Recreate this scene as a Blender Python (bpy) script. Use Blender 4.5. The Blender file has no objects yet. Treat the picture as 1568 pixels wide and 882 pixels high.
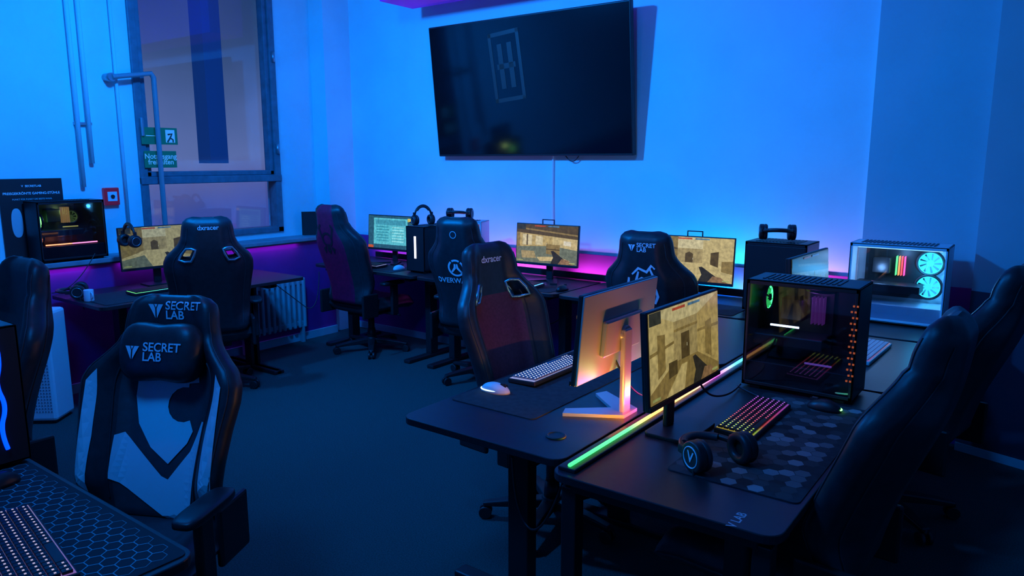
import bpy, bmesh, math, random
from mathutils import Vector, Matrix, Euler
random.seed(4)
sc=bpy.context.scene
COL=bpy.context.collection
R=math.radians
# ------------------------------------------------------------------ materials
_m={}
def mat(name,col,rough=.5,metal=0.,emit=None,es=0.,noise=0.,nscale=20.,bump=0.,spec=.5):
    if name in _m: return _m[name]
    m=bpy.data.materials.new(name);m.use_nodes=True
    nt=m.node_tree;b=nt.nodes['Principled BSDF']
    b.inputs['Base Color'].default_value=(*col,1);b.inputs['Roughness'].default_value=rough
    b.inputs['Metallic'].default_value=metal
    b.inputs['Specular IOR Level'].default_value=spec
    if emit:
        b.inputs['Emission Color'].default_value=(*emit,1);b.inputs['Emission Strength'].default_value=es
    if noise or bump:
        tc=nt.nodes.new('ShaderNodeTexCoord');n=nt.nodes.new('ShaderNodeTexNoise')
        n.inputs['Scale'].default_value=nscale;n.inputs['Detail'].default_value=5
        nt.links.new(tc.outputs['Object'],n.inputs['Vector'])
        if noise:
            r=nt.nodes.new('ShaderNodeValToRGB')
            r.color_ramp.elements[0].position=.3;r.color_ramp.elements[1].position=.7
            r.color_ramp.elements[0].color=(*[c*(1-noise) for c in col],1)
            r.color_ramp.elements[1].color=(*[min(1,c*(1+noise)) for c in col],1)
            nt.links.new(n.outputs['Fac'],r.inputs[0]);nt.links.new(r.outputs[0],b.inputs['Base Color'])
        if bump:
            bp=nt.nodes.new('ShaderNodeBump');bp.inputs['Strength'].default_value=bump;bp.inputs['Distance'].default_value=.01
            nt.links.new(n.outputs['Fac'],bp.inputs['Height']);nt.links.new(bp.outputs[0],b.inputs['Normal'])
    _m[name]=m;return m
def emis(name,col,s):
    return mat(name,(.02,.02,.02),.5,0,col,s)
def ramp_emit(name,axis,lo,hi,stops,s):
    """emission whose colour runs along an object axis (addressable LED strip)"""
    m=bpy.data.materials.new(name);m.use_nodes=True;nt=m.node_tree;b=nt.nodes['Principled BSDF']
    b.inputs['Base Color'].default_value=(.05,.05,.05,1)
    tc=nt.nodes.new('ShaderNodeTexCoord');sp=nt.nodes.new('ShaderNodeSeparateXYZ');mr=nt.nodes.new('ShaderNodeMapRange')
    mr.inputs['From Min'].default_value=lo;mr.inputs['From Max'].default_value=hi
    cr=nt.nodes.new('ShaderNodeValToRGB')
    while len(cr.color_ramp.elements)<len(stops): cr.color_ramp.elements.new(.5)
    for e,(p,c) in zip(cr.color_ramp.elements,stops): e.position=p
    for e,(p,c) in zip(cr.color_ramp.elements,stops): e.color=(*c,1)
    nt.links.new(tc.outputs['Object'],sp.inputs[0]);nt.links.new(sp.outputs[axis],mr.inputs['Value'])
    nt.links.new(mr.outputs[0],cr.inputs[0]);nt.links.new(cr.outputs[0],b.inputs['Emission Color'])
    b.inputs['Emission Strength'].default_value=s
    return m
def glass(name,tint=(1,1,1),gl=.12,rough=.03):
    if name in _m:return _m[name]
    m=bpy.data.materials.new(name);m.use_nodes=True;nt=m.node_tree;nt.nodes.clear()
    o=nt.nodes.new('ShaderNodeOutputMaterial');mx=nt.nodes.new('ShaderNodeMixShader');t=nt.nodes.new('ShaderNodeBsdfTransparent');g=nt.nodes.new('ShaderNodeBsdfGlossy')
    t.inputs[0].default_value=(*tint,1);g.inputs['Roughness'].default_value=rough;mx.inputs[0].default_value=gl
    nt.links.new(t.outputs[0],mx.inputs[1]);nt.links.new(g.outputs[0],mx.inputs[2]);nt.links.new(mx.outputs[0],o.inputs[0])
    _m[name]=m;return m

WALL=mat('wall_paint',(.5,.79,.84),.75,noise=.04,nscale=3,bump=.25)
WALLC=mat('wall_paint_shaded',(.3,.52,.58),.75,noise=.04,nscale=3,bump=.25)  # wall paint darkened for the dimmer light on the step; baseboards reuse it
WALLR=mat('wall_paint_deep_shade',(.2,.34,.38),.75,noise=.04,nscale=3,bump=.25)  # darker again: light falloff on the right wall, put into the colour
WAIN=mat('purple_wall_paint',(.28,.02,.25),.6,noise=.12,nscale=4,bump=.15)
CARPET=mat('carpet',(.045,.078,.075),.95,noise=.35,nscale=160,bump=.5,spec=.1)
CEIL=mat('ceiling_paint',(.6,.6,.62),.8,noise=.04,nscale=3)
BLK=mat('black_plastic',(.016,.016,.018),.42)
BLKM=mat('black_metal',(.024,.024,.027),.4,.3)
DESK=mat('desk_laminate',(.016,.018,.021),.4,noise=.15,nscale=60)
LEATH=mat('black_leatherette',(.022,.026,.03),.42,noise=.2,nscale=35,bump=.08)
LEATH2=mat('charcoal_leatherette',(.038,.042,.048),.5,noise=.15,nscale=35,bump=.08)
BURG=mat('burgundy_leatherette',(.6,.006,.05),.5,noise=.2,nscale=35,bump=.08)
GREYL=mat('light_grey_leatherette',(.8,.76,.8),.5)
LOGO=mat('logo_print',(.9,.85,.9),.5)
LOGOD=mat('logo_print_dim',(.5,.5,.55),.5)
WHITE=mat('white_plastic',(.75,.75,.8),.4)
METAL=mat('brushed_metal',(.45,.47,.5),.35,.8)
SILV=mat('silver_plastic',(.55,.55,.57),.3,.3)
FRAME=mat('window_frame_paint',(.12,.16,.2),.5,noise=.2,nscale=15)
PADM=mat('deskpad_cloth',(.022,.026,.031),.9,noise=.3,nscale=40)
GL=glass('tinted_glass',(.8,.8,.85),.06)
GLW=glass('window_glass',(.9,.92,.95),.05)
SCR=mat('tv_glass',(.006,.007,.009),.09,spec=.6)

# ------------------------------------------------------------------ helpers
def link(o,parent=None):
    COL.objects.link(o)
    if parent: o.parent=parent
    return o
def root(name,loc=(0,0,0),rz=0.,rot=None):
    e=bpy.data.objects.new(name,None);e.empty_display_size=.1;e.location=loc
    e.rotation_euler=rot if rot else (0,0,rz);COL.objects.link(e);return e
def meshobj(name,verts,faces,mats,parent=None,midx=None,smooth=False,loc=(0,0,0),rot=(0,0,0)):
    me=bpy.data.meshes.new(name);me.from_pydata(verts,[],faces)
    if not isinstance(mats,(list,tuple)): mats=[mats]
    for m in mats: me.materials.append(m)
    if midx:
        for p,i in zip(me.polygons,midx): p.material_index=i
    if smooth:
        for p in me.polygons:p.use_smooth=True
    me.update()
    o=bpy.data.objects.new(name,me);o.location=loc;o.rotation_euler=rot
    return link(o,parent)
BF=[(0,3,2,1),(4,5,6,7),(0,1,5,4),(1,2,6,5),(2,3,7,6),(3,0,4,7)]
def bx(a,b):
    x0,y0,z0=a;x1,y1,z1=b
    return [(x0,y0,z0),(x1,y0,z0),(x1,y1,z0),(x0,y1,z0),(x0,y0,z1),(x1,y0,z1),(x1,y1,z1),(x0,y1,z1)]
def boxes(name,lst,mats,parent=None,bev=0,midx=None,loc=(0,0,0),rot=(0,0,0)):
    V=[];F=[];M=[]
    for k,(a,b) in enumerate(lst):
        n=len(V);V+=bx(a,b);F+=[tuple(i+n for i in f) for f in BF]
        M+=[midx[k] if midx else 0]*6
    o=meshobj(name,V,F,mats,parent,M,loc=loc,rot=rot)
    if bev:
        md=o.modifiers.new('bevel','BEVEL');md.width=bev;md.segments=2;md.limit_method='ANGLE'
    return o
def box(name,size,loc,m,parent=None,bev=.004,rot=(0,0,0)):
    h=[s/2 for s in size]
    return boxes(name,[((-h[0],-h[1],-h[2]),(h[0],h[1],h[2]))],m,parent,bev,loc=loc,rot=rot)
def cyl(name,r,d,loc,m,parent=None,rot=(0,0,0),r2=None,n=24,bev=0):
    bm=bmesh.new();bmesh.ops.create_cone(bm,cap_ends=True,segments=n,radius1=r,radius2=r if r2 is None else r2,depth=d)
    me=bpy.data.meshes.new(name);bm.to_mesh(me);bm.free();me.materials.append(m)
    for p in me.polygons:p.use_smooth=len(p.vertices)==4
    o=bpy.data.objects.new(name,me);o.location=loc;o.rotation_euler=rot;link(o,parent)
    if bev:
        md=o.modifiers.new('bevel','BEVEL');md.width=bev;md.segments=3;md.limit_method='ANGLE'
    return o
def tube(name,pts,r,m,parent=None,cyclic=False,smooth=False):
    cu=bpy.data.curves.new(name,'CURVE');cu.dimensions='3D';cu.bevel_depth=r;cu.bevel_resolution=3;cu.use_fill_caps=True
    if smooth:
        s=cu.splines.new('NURBS');s.points.add(len(pts)-1)
        for p,q in zip(s.points,pts):p.co=(*q,1)
        s.use_endpoint_u=True;s.order_u=3
    else:
        s=cu.splines.new('POLY');s.points.add(len(pts)-1)
        for p,q in zip(s.points,pts):p.co=(*q,1)
    s.use_cyclic_u=cyclic;cu.materials.append(m)
    return link(bpy.data.objects.new(name,cu),parent)
def torus(name,Rr,r,loc,m,parent=None,rot=(0,0,0),n=36,k=10):
    V=[];F=[]
    for i in range(n):
        a=2*math.pi*i/n
        for j in range(k):
            b=2*math.pi*j/k;V.append(((Rr+r*math.cos(b))*math.cos(a),(Rr+r*math.cos(b))*math.sin(a),r*math.sin(b)))
            F.append((i*k+j,((i+1)%n)*k+j,((i+1)%n)*k+(j+1)%k,i*k+(j+1)%k))
    return meshobj(name,V,F,m,parent,smooth=True,loc=loc,rot=rot)
def superell(name,size,loc,m,parent=None,rot=(0,0,0),fn=None,e=.6):
    V=[];F=[];nu,nv=28,16
    def sp(v,p):return math.copysign(abs(v)**p,v)
    for j in range(nv+1):
        ph=-math.pi/2+math.pi*j/nv
        for i in range(nu):
            th=2*math.pi*i/nu
            x=sp(math.cos(ph),e)*sp(math.cos(th),e);y=sp(math.cos(ph),e)*sp(math.sin(th),e);z=sp(math.sin(ph),e)
            if fn:x,y,z=fn(x,y,z)
            V.append((x*size[0]/2,y*size[1]/2,z*size[2]/2))
    for j in range(nv):
        for i in range(nu):
            F.append((j*nu+i,j*nu+(i+1)%nu,(j+1)*nu+(i+1)%nu,(j+1)*nu+i))
    return meshobj(name,V,F,m,parent,smooth=True,loc=loc,rot=rot)
def text_mesh(txt,size,align='CENTER'):
    cu=bpy.data.curves.new('txt','FONT');cu.body=txt;cu.size=size;cu.align_x=align;cu.align_y='CENTER';cu.offset=size*.018;cu.space_line=.8
    o=bpy.data.objects.new('txt',cu);COL.objects.link(o)
    me=bpy.data.meshes.new_from_object(o)
    V=[tuple(v.co) for v in me.vertices];F=[tuple(p.vertices) for p in me.polygons]
    bpy.data.objects.remove(o);return V,F
def text_obj(name,txt,size,loc,rot,m,parent=None):
    V,F=text_mesh(txt,size);return meshobj(name,V,F,m,parent,loc=loc,rot=rot)

# ------------------------------------------------------------------ room shell
XL=-5.78;YB=4.93;H=3.4;XR=3.0;YF=-2.6
meshobj('floor',bx((XL-.3,YF-.1,-.05),(XR+.1,YB+.1,0)),BF,CARPET)
meshobj('ceiling',bx((XL-.3,YF-.1,H),(XR+.1,YB+.1,H+.05)),BF,CEIL)
wy0,wy1,wz0,wz1=2.93,4.22,1.0,3.2
boxes('wall_left',[((XL-.2,YF,0),(XL,wy0,H)),((XL-.2,wy1,0),(XL,YB+.1,H)),((XL-.2,wy0,0),(XL,wy1,wz0)),((XL-.2,wy0,wz1),(XL,wy1,H))],WALL)
boxes('wall_back',[((XL,YB,0),(-.96,YB+.12,H))],WALL)
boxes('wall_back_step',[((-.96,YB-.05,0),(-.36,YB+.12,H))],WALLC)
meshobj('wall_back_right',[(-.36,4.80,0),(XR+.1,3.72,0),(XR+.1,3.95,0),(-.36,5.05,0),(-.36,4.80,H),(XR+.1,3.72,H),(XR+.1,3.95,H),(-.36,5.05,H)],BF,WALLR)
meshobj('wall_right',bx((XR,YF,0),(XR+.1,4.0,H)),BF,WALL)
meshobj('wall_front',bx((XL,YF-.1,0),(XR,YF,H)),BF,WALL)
boxes('trim_wainscot_back',[((XL+.2,YB-.012,0),(-.96,YB,.93)),((-.96,YB-.062,0),(-.36,YB-.05,.93))],WAIN)
meshobj('trim_wainscot_right',[(-.36,4.788,0),(XR,3.745,0),(XR,3.757,0),(-.36,4.80,0),(-.36,4.788,.93),(XR,3.745,.93),(XR,3.757,.93),(-.36,4.80,.93)],BF,mat('purple_wall_paint_shaded',(.05,.025,.05),.6,noise=.1,nscale=4,bump=.15))  # purple wainscot paint darkened to stand for the weaker light here
meshobj('baseboard_right',[(-.36,4.77,0),(XR,3.727,0),(XR,3.745,0),(-.36,4.788,0),(-.36,4.77,.045),(XR,3.727,.045),(XR,3.745,.045),(-.36,4.788,.045)],BF,WALLC)
boxes('baseboard_back',[((XL+.2,YB-.03,0),(-.96,YB-.012,.06))],WALLC)
boxes('trim_ledge_left',[((XL,YF,0),(-5.56,4.62,.915))],WAIN)
boxes('trim_sill_left',[((XL,YF,.915),(-5.53,4.62,.95))],mat('sill_paint',(.28,.28,.32),.5,noise=.15,nscale=12),bev=.006)
boxes('baseboard_left',[((-5.56,YF,0),(-5.54,4.62,.07))],WALLC)
boxes('wall_pilaster',[((XL,4.62,0),(-5.58,YB,H))],WALL)
boxes('trim_ceiling_beam',[((-4.62,4.42,2.92),(-1.0,4.80,H))],mat('beam_paint_glow',(.9,.02,.8),.6,0,(.05,.002,.25),.5,noise=.05,nscale=5))  # purple glow added to the paint; the beam is no light source

# window
w=root('window_1',(XL,0,0))
fx0,fx1=-.1,.02
boxes('frame',[((fx0,wy0,wz0),(fx1,wy0+.06,wz1)),((fx0,wy1-.06,wz0),(fx1,wy1,wz1)),((fx0,wy0,wz0),(fx1,wy1,wz0+.05)),((fx0,wy0,wz1-.05),(fx1,wy1,wz1)),
 ((fx0,wy0,1.46),(fx1+.01,wy1,1.52)),((fx0+.02,wy0+.06,1.52),(fx1-.02,wy0+.10,wz1)),((fx0+.02,wy1-.10,1.52),(fx1-.02,wy1-.06,wz1)),((fx0+.02,wy0+.06,1.52),(fx1-.02,wy1-.06,1.56))],FRAME,w,.006)
boxes('pane',[((-.07,wy0+.04,wz0+.03),(-.064,wy1-.04,wz1-.03))],GLW,w)
for z in (1.75,2.55): cyl('hinge',.014,.09,(.03,wy1-.03,z),METAL,w)
box('handle',(.03,.02,.14),(.04,wy0+.03,1.9),METAL,w)
def facade():
    m=bpy.data.materials.new('dusk_facade');m.use_nodes=True;nt=m.node_tree;b=nt.nodes['Principled BSDF']
    b.inputs['Base Color'].default_value=(.02,.02,.03,1);b.inputs['Roughness'].default_value=.9
    tc=nt.nodes.new('ShaderNodeTexCoord');sp=nt.nodes.new('ShaderNodeSeparateXYZ');mr=nt.nodes.new('ShaderNodeMapRange')
    n=nt.nodes.new('ShaderNodeTexNoise');n.inputs['Scale'].default_value=.9
    ad=nt.nodes.new('ShaderNodeMath');ad.operation='MULTIPLY_ADD';ad.inputs[1].default_value=.8
    nt.links.new(tc.outputs['Object'],n.inputs['Vector']);nt.links.new(tc.outputs['Object'],sp.inputs[0])
    nt.links.new(n.outputs['Fac'],ad.inputs[0]);nt.links.new(sp.outputs[2],ad.inputs[2])
    mr.inputs['From Min'].default_value=.6;mr.inputs['From Max'].default_value=4.2
    nt.links.new(ad.outputs[0],mr.inputs['Value'])
    cr=nt.nodes.new('ShaderNodeValToRGB')
    st=[(0,(.03,.07,.38)),(.22,(.05,.09,.4)),(.34,(.11,.12,.32)),(.42,(.13,.19,.46)),(.6,(.09,.15,.38)),(.74,(.045,.09,.23)),(1,(.015,.05,.15))]
    while len(cr.color_ramp.elements)<len(st): cr.color_ramp.elements.new(.5)
    for e,(p,c) in zip(cr.color_ramp.elements,st): e.position=p
    for e,(p,c) in zip(cr.color_ramp.elements,st): e.color=(*c,1)
    nt.links.new(mr.outputs[0],cr.inputs[0]);nt.links.new(cr.outputs[0],b.inputs['Emission Color']);b.inputs['Emission Strength'].default_value=1.
    return m
meshobj('exterior_facade',[(-8.2,1,0),(-8.2,9,0),(-8.2,9,6),(-8.2,1,6)],[(0,1,2,3)],facade())
boxes('exterior_pillar',[((-6.5,3.86,1.62),(-6.3,4.04,4.5))],mat('pillar',(.02,.05,.16),.8,0,(.003,.025,.12),1.))

# pipes on left wall
pr=root('heating_pipes',(XL,0,0))
for k,(y,z0) in enumerate([(2.50,1.45),(2.575,1.62),(2.80,.96)]):
    cyl('pipe_%d'%k,.016 if k<2 else .012,H-z0-.01,(.03,y,(H+z0)/2),WALL,pr)
for z in (1.9,2.9): boxes('clip',[((.003,2.48,z),(.03,2.6,z+.02))],METAL,pr)
bar=root('window_opener_bar',(XL,0,0))
tube('bar',[(.1,2.74,2.25),(.1,3.03,2.3),(.1,3.05,2.27),(.1,3.05,.96)],.02,mat('bar_paint',(.3,.34,.38),.4,.3),bar)
cyl('wall_bracket',.03,.1,(.05,2.74,2.25),METAL,bar,(0,R(90),0))
fa=root('fire_alarm',(XL,2.69,1.38))
box('body',(.04,.11,.13),(.021,0,0),mat('alarm_red',(.8,.02,.03),.4,0,(.1,.0,.01),.5),fa,.006)
box('plate',(.006,.07,.07),(.044,0,0),WHITE,fa,.002)
cyl('button',.014,.01,(.05,0,0),BLK,fa,(0,R(90),0))
GRN=mat('exit_green',(.0,.16,.08),.5,0,(0,.05,.04),.5)
def sign(name,y0,z1,wd,hh,fig,txt):
    s=root(name,(XL+.036,y0,z1))
    box('plate',(.006,wd,hh),(0,wd/2,-hh/2),GRN,s,.001)
    PW=mat('exit_white',(.5,.7,.65),.5,0,(.05,.16,.16),.5)
    if fig:
        boxes('door_pictogram',[((.004,wd*.66,-hh*.88),(.006,wd*.92,-hh*.12))],PW,s)
        tube('runner',[(.008,wd*.70,-hh*.85),(.008,wd*.78,-hh*.6),(.008,wd*.84,-hh*.35),(.008,wd*.72,-hh*.40)],.006,mat('sg',(0,.06,.04),.5),s)
        tube('runner_leg',[(.008,wd*.78,-hh*.6),(.008,wd*.86,-hh*.7),(.008,wd*.86,-hh*.85)],.005,mat('sg',(0,.06,.04),.5),s)
        tube('arrow',[(.006,wd*.12,-hh*.5),(.006,wd*.5,-hh*.5),(.006,wd*.4,-hh*.3),(.006,wd*.5,-hh*.5),(.006,wd*.4,-hh*.7)],.005,PW,s)
    else:
        text_obj('lettering',txt,hh*.42,(.005,wd/2,-hh/2),(R(90),0,R(90)),PW,s)
sign('exit_sign',2.95,1.90,.29,.13,True,'')
sign('exit_notice_sign',2.96,1.72,.26,.13,False,'Notausgang\nfreihalten')
pb=root('cardboard_display_sign',(XL+.009,2.16,.952),0)
box('board',(.012,.40,.57),(0.0,0,.286),mat('board_black',(.012,.013,.016),.5),pb,.002)
text_obj('headline','PREISGEKRÖNTE GAMING-STÜHLE',.023,(.0075,0,.47),(R(90),0,R(90)),LOGO,pb)
text_obj('headline_small','V  SECRETLAB',.02,(.0075,0,.52),(R(90),0,R(90)),LOGO,pb)
text_obj('headline_sub','PUNKT FÜR PUNKT DIE BESTE WAHL',.015,(.0075,0,.43),(R(90),0,R(90)),LOGOD,pb)
superell('printed_chair',(.004,.07,.2),(.0075,-.11,.27),LOGOD,pb,e=.8)
sb=root('small_picture_board',(-5.66,4.47,.952),rot=(0,0,R(-35)))
box('frame',(.015,.2,.22),(0,0,.111),BLK,sb,.003);box('picture',(.002,.17,.18),(.009,0,.111),mat('board_black',(.012,.013,.016),.5),sb,0)

ra=root('radiator',(-5.49,3.85,0))
RADM=mat('radiator_enamel',(.4,.42,.46),.4)
boxes('ribs',[((-.03,-.34+k*.055,.14),(.03,-.34+k*.055+.03,.6)) for k in range(13)],RADM,ra,.01)
boxes('headers',[((-.015,-.34,.16),(.015,.36,.2)),((-.015,-.34,.54),(.015,.36,.58)),((-.02,-.3,0),(.02,-.27,.16)),((-.02,.3,0),(.02,.33,.16))],RADM,ra,.004)

# ------------------------------------------------------------------ TV
tilt=math.atan2(.11,1.05)
tv=root('wall_television',(-3.455,4.855,1.68),rot=(tilt,0,0))
TW,TH=1.875,1.06
box('housing',(TW,.05,TH),(0,.025,TH/2),BLK,tv,.006)
box('rear_bulge',(1.3,.06,.6),(0,.07,TH*.42),BLK,tv,.01)
box('screen',(TW-.02,.004,TH-.03),(0,-.002,TH/2+.004),SCR,tv,.001)
LG=mat('painted_reflection',(.02,.02,.022),.5,0,(.002,.007,.014),1.)  # faint emissive mark painted in for a reflection on the screen
boxes('reflection_mark',[((-.33,-.006,.50),(-.03,-.0045,.53)),((-.33,-.006,1.0),(-.03,-.0045,1.03)),((-.33,-.006,.50),(-.30,-.0045,1.03)),((-.06,-.006,.50),(-.03,-.0045,1.03)),
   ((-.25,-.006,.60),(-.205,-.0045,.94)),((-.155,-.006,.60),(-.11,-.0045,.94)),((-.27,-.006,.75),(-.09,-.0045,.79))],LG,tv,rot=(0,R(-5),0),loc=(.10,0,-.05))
boxes('wall_mount',[((-.3,.09,.25),(.3,.12,.6))],BLKM,tv)
tc_=root('tv_cable',(0,0,0))
tube('cable',[(-3.25,4.915,1.75),(-3.25,4.917,1.4),(-3.24,4.915,.95)],.006,WHITE,tc_)
tube('cable_loop',[(-3.15,4.9,1.72),(-3.1,4.9,1.64),(-3.02,4.9,1.64),(-2.98,4.9,1.72)],.004,BLK,tc_,smooth=True)

# ------------------------------------------------------------------ desks
def rrect(x0,y0,x1,y1,r,z0,z1,name,m,parent,n=6,bev=.003):
    pts=[]
    for cx,cy,a0 in [(x1-r,y1-r,0),(x0+r,y1-r,90),(x0+r,y0+r,180),(x1-r,y0+r,270)]:
        for k in range(n+1):
            a=R(a0+90*k/n);pts.append((cx+r*math.cos(a),cy+r*math.sin(a)))
    N=len(pts);V=[(x,y,z0) for x,y in pts]+[(x,y,z1) for x,y in pts]
    F=[tuple(range(N-1,-1,-1)),tuple(range(N,2*N))]+[(i,(i+1)%N,N+(i+1)%N,N+i) for i in range(N)]
    o=meshobj(name,V,F,m,parent)
    if bev:
        md=o.modifiers.new('bevel','BEVEL');md.width=bev;md.segments=2;md.limit_method='ANGLE';md.angle_limit=R(60)
    return o
def desk(x0,y0,x1,y1,along='y',kind='T',name='gaming_desk'):
    """height-adjustable desk; 'along' is the long axis"""
    cx,cy=(x0+x1)/2,(y0+y1)/2
    d=root(name,(cx,cy,0));hx,hy=(x1-x0)/2,(y1-y0)/2
    rrect(-hx,-hy,hx,hy,.05,.715,.74,'desktop',DESK,d)
    if along=='y':
        L=hy-.28 if kind=='T' else hy-.06
        boxes('frame',[((-.03,-L,.67),(.03,L,.713)),((-hx+.06,-L-.03,.68),(hx-.06,-L+.03,.713)),((-hx+.06,L-.03,.68),(hx-.06,L+.03,.713))],BLKM,d,.003)
        for s in (-1,1):
            if kind=='T':
                boxes('leg',[((-.045,s*L-.03,.03),(.045,s*L+.03,.68))],BLKM,d,.005)
                boxes('foot',[((-hx+.03,s*L-.035,.0),(hx-.03,s*L+.035,.03))],BLKM,d,.008)
            else:
                for q in (-1,1): boxes('leg',[((q*(hx-.05)-.025,s*L-.025,0),(q*(hx-.05)+.025,s*L+.025,.69))],BLKM,d,.004)
    else:
        L=hx-.12
        boxes('frame',[((-L,-.03,.67),(L,.03,.713)),((-L-.03,-hy+.06,.68),(-L+.03,hy-.06,.713)),((L-.03,-hy+.06,.68),(L+.03,hy-.06,.713))],BLKM,d,.003)
        for s in (-1,1):
            boxes('leg',[((s*L-.03,-.045,.03),(s*L+.03,.045,.68))],BLKM,d,.005)
            boxes('foot',[((s*L-.035,-hy+.03,.0),(s*L+.035,hy-.03,.03))],BLKM,d,.008)
    return d
desk(-1.84,1.80,-1.155,3.12)
db=desk(-1.145,1.72,-.47,3.12,kind='4')
desk(-1.84,3.14,-1.155,4.13)
desk(-1.145,3.14,-.47,4.13,kind='4')
for a,b in [(-5.3,-4.08),(-4.06,-2.74),(-2.72,-1.42),(-1.40,-.42)]: desk(a,4.17,b,4.85,'x')
desk(-5.50,2.1,-4.75,3.10)
desk(-5.50,3.12,-4.75,3.66)
desk(-3.75,.10,-2.56,.845,'x')
desk(-2.54,.10,-1.54,.845,'x')
text_obj('printed_mark','V LAB',.035,(.22,-.66,.7405),(0,0,R(90)),LOGOD,db)
for x,y in [(-1.28,1.97)]:
    g=root('cable_grommet',(x,y,.7405));torus('ring',.03,.005,(0,0,.001),BLKM,g);cyl('cap',.028,.003,(0,0,.0015),BLK,g)

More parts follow.
